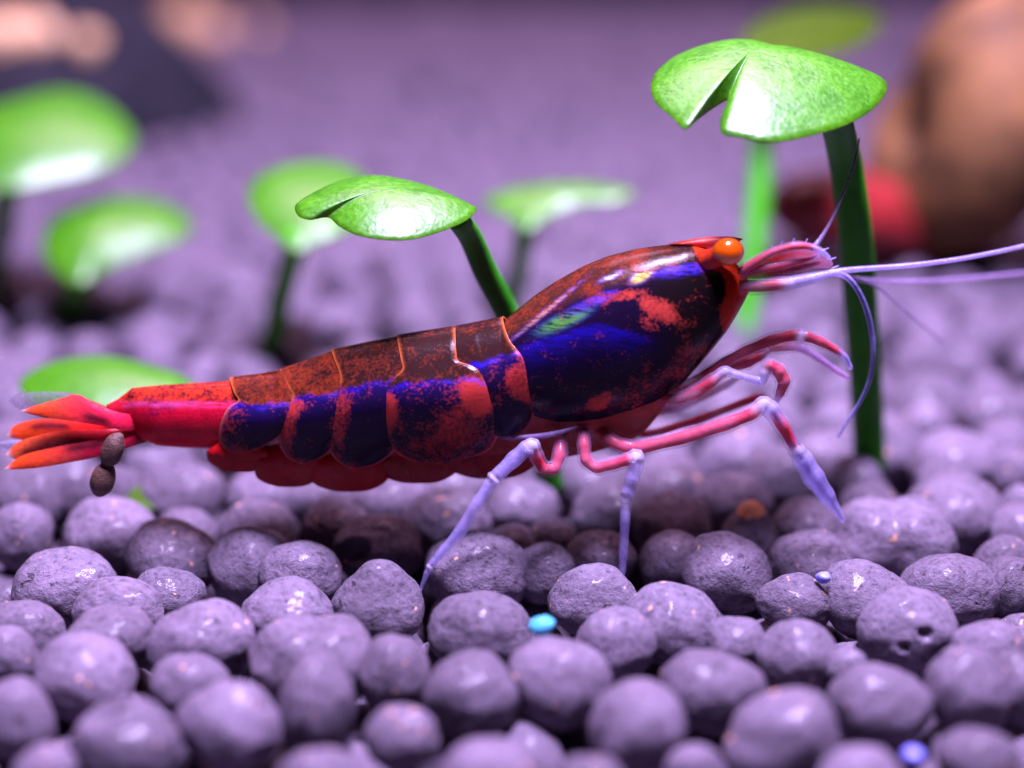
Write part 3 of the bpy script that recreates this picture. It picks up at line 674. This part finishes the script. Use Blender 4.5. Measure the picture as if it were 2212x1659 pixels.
for hx, hy in ((1668,530),(1690,522),(1716,515),(1744,516),(1768,522),(1790,536),(1806,556),(1812,574)):
    limb('bristle', [(hx - 8 if hx < 1750 else hx - 16, hy + 20 if hx < 1780 else hy + 6, -1.0, 2.2, LV2), (hx, hy, -1.0, 0.9, LV2)], core=False)
limb('antennule', [(1600,590,-0.85,10,RD),(1650,580,-0.95,10,C(236,44,58)),(1700,570,-0.95,8,C(236,60,80)),(1745,560,-0.9,5,PK),(1770,552,-0.9,4,LV2)], soft=True)
limb('antenna', [(1600,618,-0.7,17,C(222,52,28)),(1640,618,-0.9,17,C(196,84,70,.9)),(1680,614,-1.0,15,C(206,74,40,.9)),(1706,612,-1.0,13,WH),(1722,608,-1.0,12,LV),(1760,600,-1.0,10,LV2),(1800,589,-1.0,7,LV2),(1850,582,-1.0,5.5,LV),(1950,575,-1.1,5,LV),(2050,563,-1.2,4.5,LV),(2140,547,-1.3,4.2,LV),(2230,527,-1.4,4,LV),(2340,500,-1.5,3,LV)], soft=True)
AB = C(110, 112, 178, .85)
limb('antenna', [(1795,588,-0.4,7,LV2),(1825,596,-0.3,6,LV),(1850,622,-0.2,6,AB),(1870,664,-0.1,6,AB),(1883,715,0,6,AB),(1886,768,0,5.5,AB),(1878,822,0.1,5,AB),(1858,868,0.2,4.5,AB),(1832,908,0.3,4,LV),(1810,945,0.4,3.2,LV)], soft=True)
TH = C(176, 140, 190, .6)
limb('antennule', [(1752,542,-0.3,7,LV),(1776,510,0,5,TH),(1800,466,0.4,4,TH),(1826,404,0.8,3.2,TH),(1846,346,1.2,2.6,TH),(1856,300,1.5,2,TH)], soft=True)
limb('antenna', [(1790,588,1.0,6,TH),(1860,604,3.0,5.5,TH),(1960,608,4.0,5,TH),(2080,602,5.0,5,TH),(2230,588,6.0,4.5,TH)], soft=True)
limb('antennule', [(1850,600,2.2,4,TH),(1900,622,3.0,3.5,TH),(1960,675,4.0,3,TH),(2040,742,5.0,2.5,TH)], soft=True)
# swimmerets
for (x0, x1, yt, yb) in ((458,580,950,1020),(560,690,962,1052),(678,834,972,1062),(822,985,965,1044),(970,1150,955,1034)):
    x0 -= 14; x1 += 14; xm = 0.5 * (x0 + x1); wdt = x1 - x0
    up = [(x0 + 2, yt + 24), (x0 + 0.25 * wdt, yt), (xm, yt - 8), (x1 - 0.25 * wdt, yt), (x1 - 2, yt + 24)]
    lo = [(x0 + 2, yt + 24), (x0 + 0.05 * wdt, yb - 22), (x0 + 0.28 * wdt, yb - 3), (xm, yb), (x1 - 0.26 * wdt, yb - 4), (x1 - 0.06 * wdt, yb - 26), (x1 - 2, yt + 24)]
    hue = C(196, 14, 22, .92) if x0 < 800 else C(160, 36, 34, .88)
    for yy in (-0.62, 0.62):
        v, f, t = blade(up, lo, lambda x, y, yy=yy: yy, 0.20, lambda u, s, p: lerp(hue, C(150, 14, 24, .85), s * 0.6), nu=44, nv=16)
        obj('swimmeret', v, f, LIMB, SH, attrs={'tint': t})
# pale coxal membrane under the carapace edge
limb('membrane', [(1085,945,-1.25,5,C(150,96,120,.8)),(1150,944,-1.3,6,C(170,130,190,.7)),(1200,936,-1.35,5,C(180,150,215,.75)),(1246,922,-1.3,3,C(170,140,200,.7))], soft=True)
# tail fan
def tailc(c0, c1, cd, d0, d1):
    def fn(u, s, p):
        c = lerp(c0, c1, float(smooth01(0.35, 0.9, u)))
        k = float(np.exp(-((s - d0) / 0.25) ** 2) * smooth01(d1[0], d1[0] + .1, u) * (1 - smooth01(d1[1] - .1, d1[1], u)))
        c = lerp(c, cd, 0.9 * k)
        tip = float(smooth01(0.93, 1.0, u)); return lerp(c, C(235, 200, 190, .55), tip)
    return fn
RO, RM, DK = C(238, 30, 26, .97), C(250, 78, 22, .95), C(78, 6, 24, .97)
v, f, t = blade([(318,896),(262,892),(205,872),(168,852),(130,861),(74,877),(44,888)], [(318,915),(280,931),(226,921),(150,909),(95,902),(60,893),(44,888)], lambda x, y: -0.55 + (y - 890) * -0.005 - (318 - x) * 0.0012, 0.06, tailc(C(232, 30, 70, .97), RM, DK, 0.72, (0.25, 0.55)), inset=0.7)
obj('uropod', v, f, LIMB, SH, attrs={'tint': t})
v, f, t = blade([(300,900),(230,908),(156,908),(87,905),(34,918),(14,942)], [(300,932),(230,944),(150,946),(100,948),(58,952),(14,942)], lambda x, y: -0.10 + (y - 930) * -0.004, 0.06, tailc(RO, RM, DK, 0.35, (0.45, 0.85)), inset=0.7)
obj('telson', v, f, LIMB, SH, attrs={'tint': t})
v, f, t = blade([(312,915),(250,926),(139,930),(80,941),(36,957),(11,983)], [(312,948),(226,962),(139,976),(80,989),(45,994),(11,983)], lambda x, y: -0.62 + (y - 955) * -0.005, 0.06, tailc(C(190, 26, 40, .96), C(226, 86, 40, .95), DK, 0.62, (0.3, 0.93)), inset=0.7)
obj('uropod', v, f, LIMB, SH, attrs={'tint': t})
v, f, t = blade([(318,928),(226,946),(122,965),(48,984),(8,1014)], [(318,955),(262,972),(217,986),(156,998),(87,1010),(40,1014),(8,1014)], lambda x, y: -0.85 + (y - 985) * -0.005, 0.06, tailc(C(170, 14, 50, .96), RM, DK, 0.28, (0.2, 0.6)), inset=0.7)
obj('uropod', v, f, LIMB, SH, attrs={'tint': t})
GH = C(205, 190, 225, .42)
v, f, t = blade([(240,882),(190,862),(150,848),(90,846),(40,851),(18,866)], [(240,892),(190,890),(130,886),(80,888),(40,884),(18,866)], lambda x, y: 0.55, 0.04, lambda u, s, p: lerp(C(214, 60, 60, .8), GH, float(smooth01(0.2, 0.5, u))), inset=0.7)
obj('uropod', v, f, LIMB, SH, attrs={'tint': t})
v, f, t = blade([(120,935),(60,948),(20,950),(-6,958)], [(120,950),(60,966),(20,975),(-6,958)], lambda x, y: 0.35, 0.04, lambda u, s, p: C(214, 205, 245, .5), inset=0.7)
obj('uropod', v, f, LIMB, SH, attrs={'tint': t})

# ------------------------------------------------------------------ small loose things
DROP = plain('dropping_brown', (0.060, 0.026, 0.022), (0.13, 0.06, 0.045), 5.0, 0.6, 0.05)
dv = [np.r_[P(x, y, -1.15), r * PXMM] for x, y, r in ((262,938,6),(252,952,20),(243,972,24),(236,990,22),(231,1000,14),(230,1004,13),(229,1012,20),(224,1030,26),(218,1050,25),(213,1066,14),(211,1072,4))]
v, f, t = tube_w(spline(dv, 5), np.ones((51, 4)), 18)
tag(obj('dropping', v, f, DROP), 'brown beaded dropping hanging from the shrimp tail fan', 'dropping')
def speck(px, py, z, r, mat, label):  # small lumpy coloured speck set at a pixel and height
    c = G(px, py, z); vv = lumpy(V2, int(px), 0.25) * np.array([r, r, r * 0.8]) + c
    tag(obj('speck', vv, F2, mat, origin=c), label, 'speck')
TEAL = plain('teal_speck', (0.05, 0.40, 0.55), (0.12, 0.50, 0.75), 4, 0.25, 0.02)
BLUG = plain('blue_speck', (0.16, 0.16, 0.75), (0.3, 0.3, 0.9), 4, 0.25, 0.02)
speck(1170, 1352, 1.15, 0.36, TEAL, 'tiny teal speck lodged between two foreground pellets')
speck(1778, 1248, 1.0, 0.22, BLUG, 'tiny blue speck resting on a pellet below the front leg tip')
speck(1972, 1632, 0.3, 0.26, BLUG, 'tiny blue speck in a dark gap between foreground pellets')

# snail behind the right plant: a coiled shell on a red foot
SN = thing('snail', G(1990, 610, 0.6), 'blurred amber brown snail with a coiled shell and red body', 'snail')
SHN = plain('snail_shell', (0.012, 0.005, 0.003), (0.30, 0.14, 0.045), 0.25, 0.7, 0.05, Specular_IOR_Level=0.3)
SNB = plain('snail_body', (0.10, 0.006, 0.008), (0.42, 0.03, 0.03), 0.4, 0.35, 0.05)
cs = P(2055, 300, 38.0); ax = np.array([-0.86, -0.34, 0.30]); ax /= np.linalg.norm(ax)
e1 = np.cross(ax, [0, 0, 1.0]); e1 /= np.linalg.norm(e1); e2 = np.cross(ax, e1)
q = []
for k in range(90):
    a = k / 89; th = 2.6 + 2 * math.pi * 2.3 * a; g_ = math.exp(-1.9 * (1 - a))
    rr = 4.3 * g_; q.append(np.r_[cs + (e1 * math.cos(th) + e2 * math.sin(th)) * rr + ax * (1 - a) * 0.5, 4.3 * g_ + 0.05])
v, f, t = tube_w(np.array(q), np.ones((90, 4)), 28); obj('shell', v, f, SHN, SN)
q = spline([np.r_[P(x, y, d), r] for x, y, d, r in ((1680,490,34,0.5),(1705,462,34,1.5),(1750,450,34.5,1.9),(1840,455,35,2.0),(1920,480,35.5,1.9),(2000,520,36,1.2),(2060,545,36,0.4))], 8)
v, f, t = tube_w(q, np.ones((len(q), 4)), 20); foot = obj('foot', v, f, SNB, SN)
for s in (-1, 1):
    q = spline([np.r_[P(1710, 440, 34 + s * 0.6), 0.22], np.r_[P(1690, 400, 33.6 + s), 0.14], np.r_[P(1680, 372, 33.4 + s), 0.06]], 5)
    v, f, t = tube_w(q, np.ones((len(q), 4)), 8); subobj('tentacle', v, f, SNB, foot)

# rock and pale pebbles far behind
ROCK = plain('rock_dark', (0.012, 0.012, 0.018), (0.035, 0.033, 0.045), 0.25, 0.9, 0.5, Specular_IOR_Level=0.1)
c = G(130, 250, 1.5); vv = lumpy(V3, 91, 0.35) * np.array([10.5, 7.0, 8.2]) + c
tag(obj('rock', vv, F3, ROCK, origin=G(130, 250, 0)), 'dark blurred rock lying far behind the seedlings', 'rock')
CREAM = plain('pebble_cream', (0.70, 0.40, 0.18), (0.95, 0.66, 0.36), 0.6, 0.25, 0.1)
for k, (x, y, d, r) in enumerate(((10, 84, 74.5, 2.2), (92, 72, 74.5, 1.8), (190, 92, 73.5, 1.2), (400, 52, 112, 2.4), (455, 70, 108, 1.8), (345, 50, 118, 1.6), (300, 215, 70, 1.2), (560, 60, 118, 1.0))):
    if d < 82 and d > 72: c = P(x, y, d)
    else: c = G(x, y, 1.2)
    vv = lumpy(V2, 120 + k, 0.2) * r * np.array([1.1, 1, 0.85]) + c
    tag(obj('pebble', vv, F2, CREAM, origin=c), 'blurred cream pebble on top of the dark rock' if 72 < d < 82 else 'blurred cream pebble on the soil beyond the dark rock', 'pebble', 'pale pebbles round the dark rock')
for ob in bpy.data.objects:
    if 'o' in ob.keys(): del ob['o']
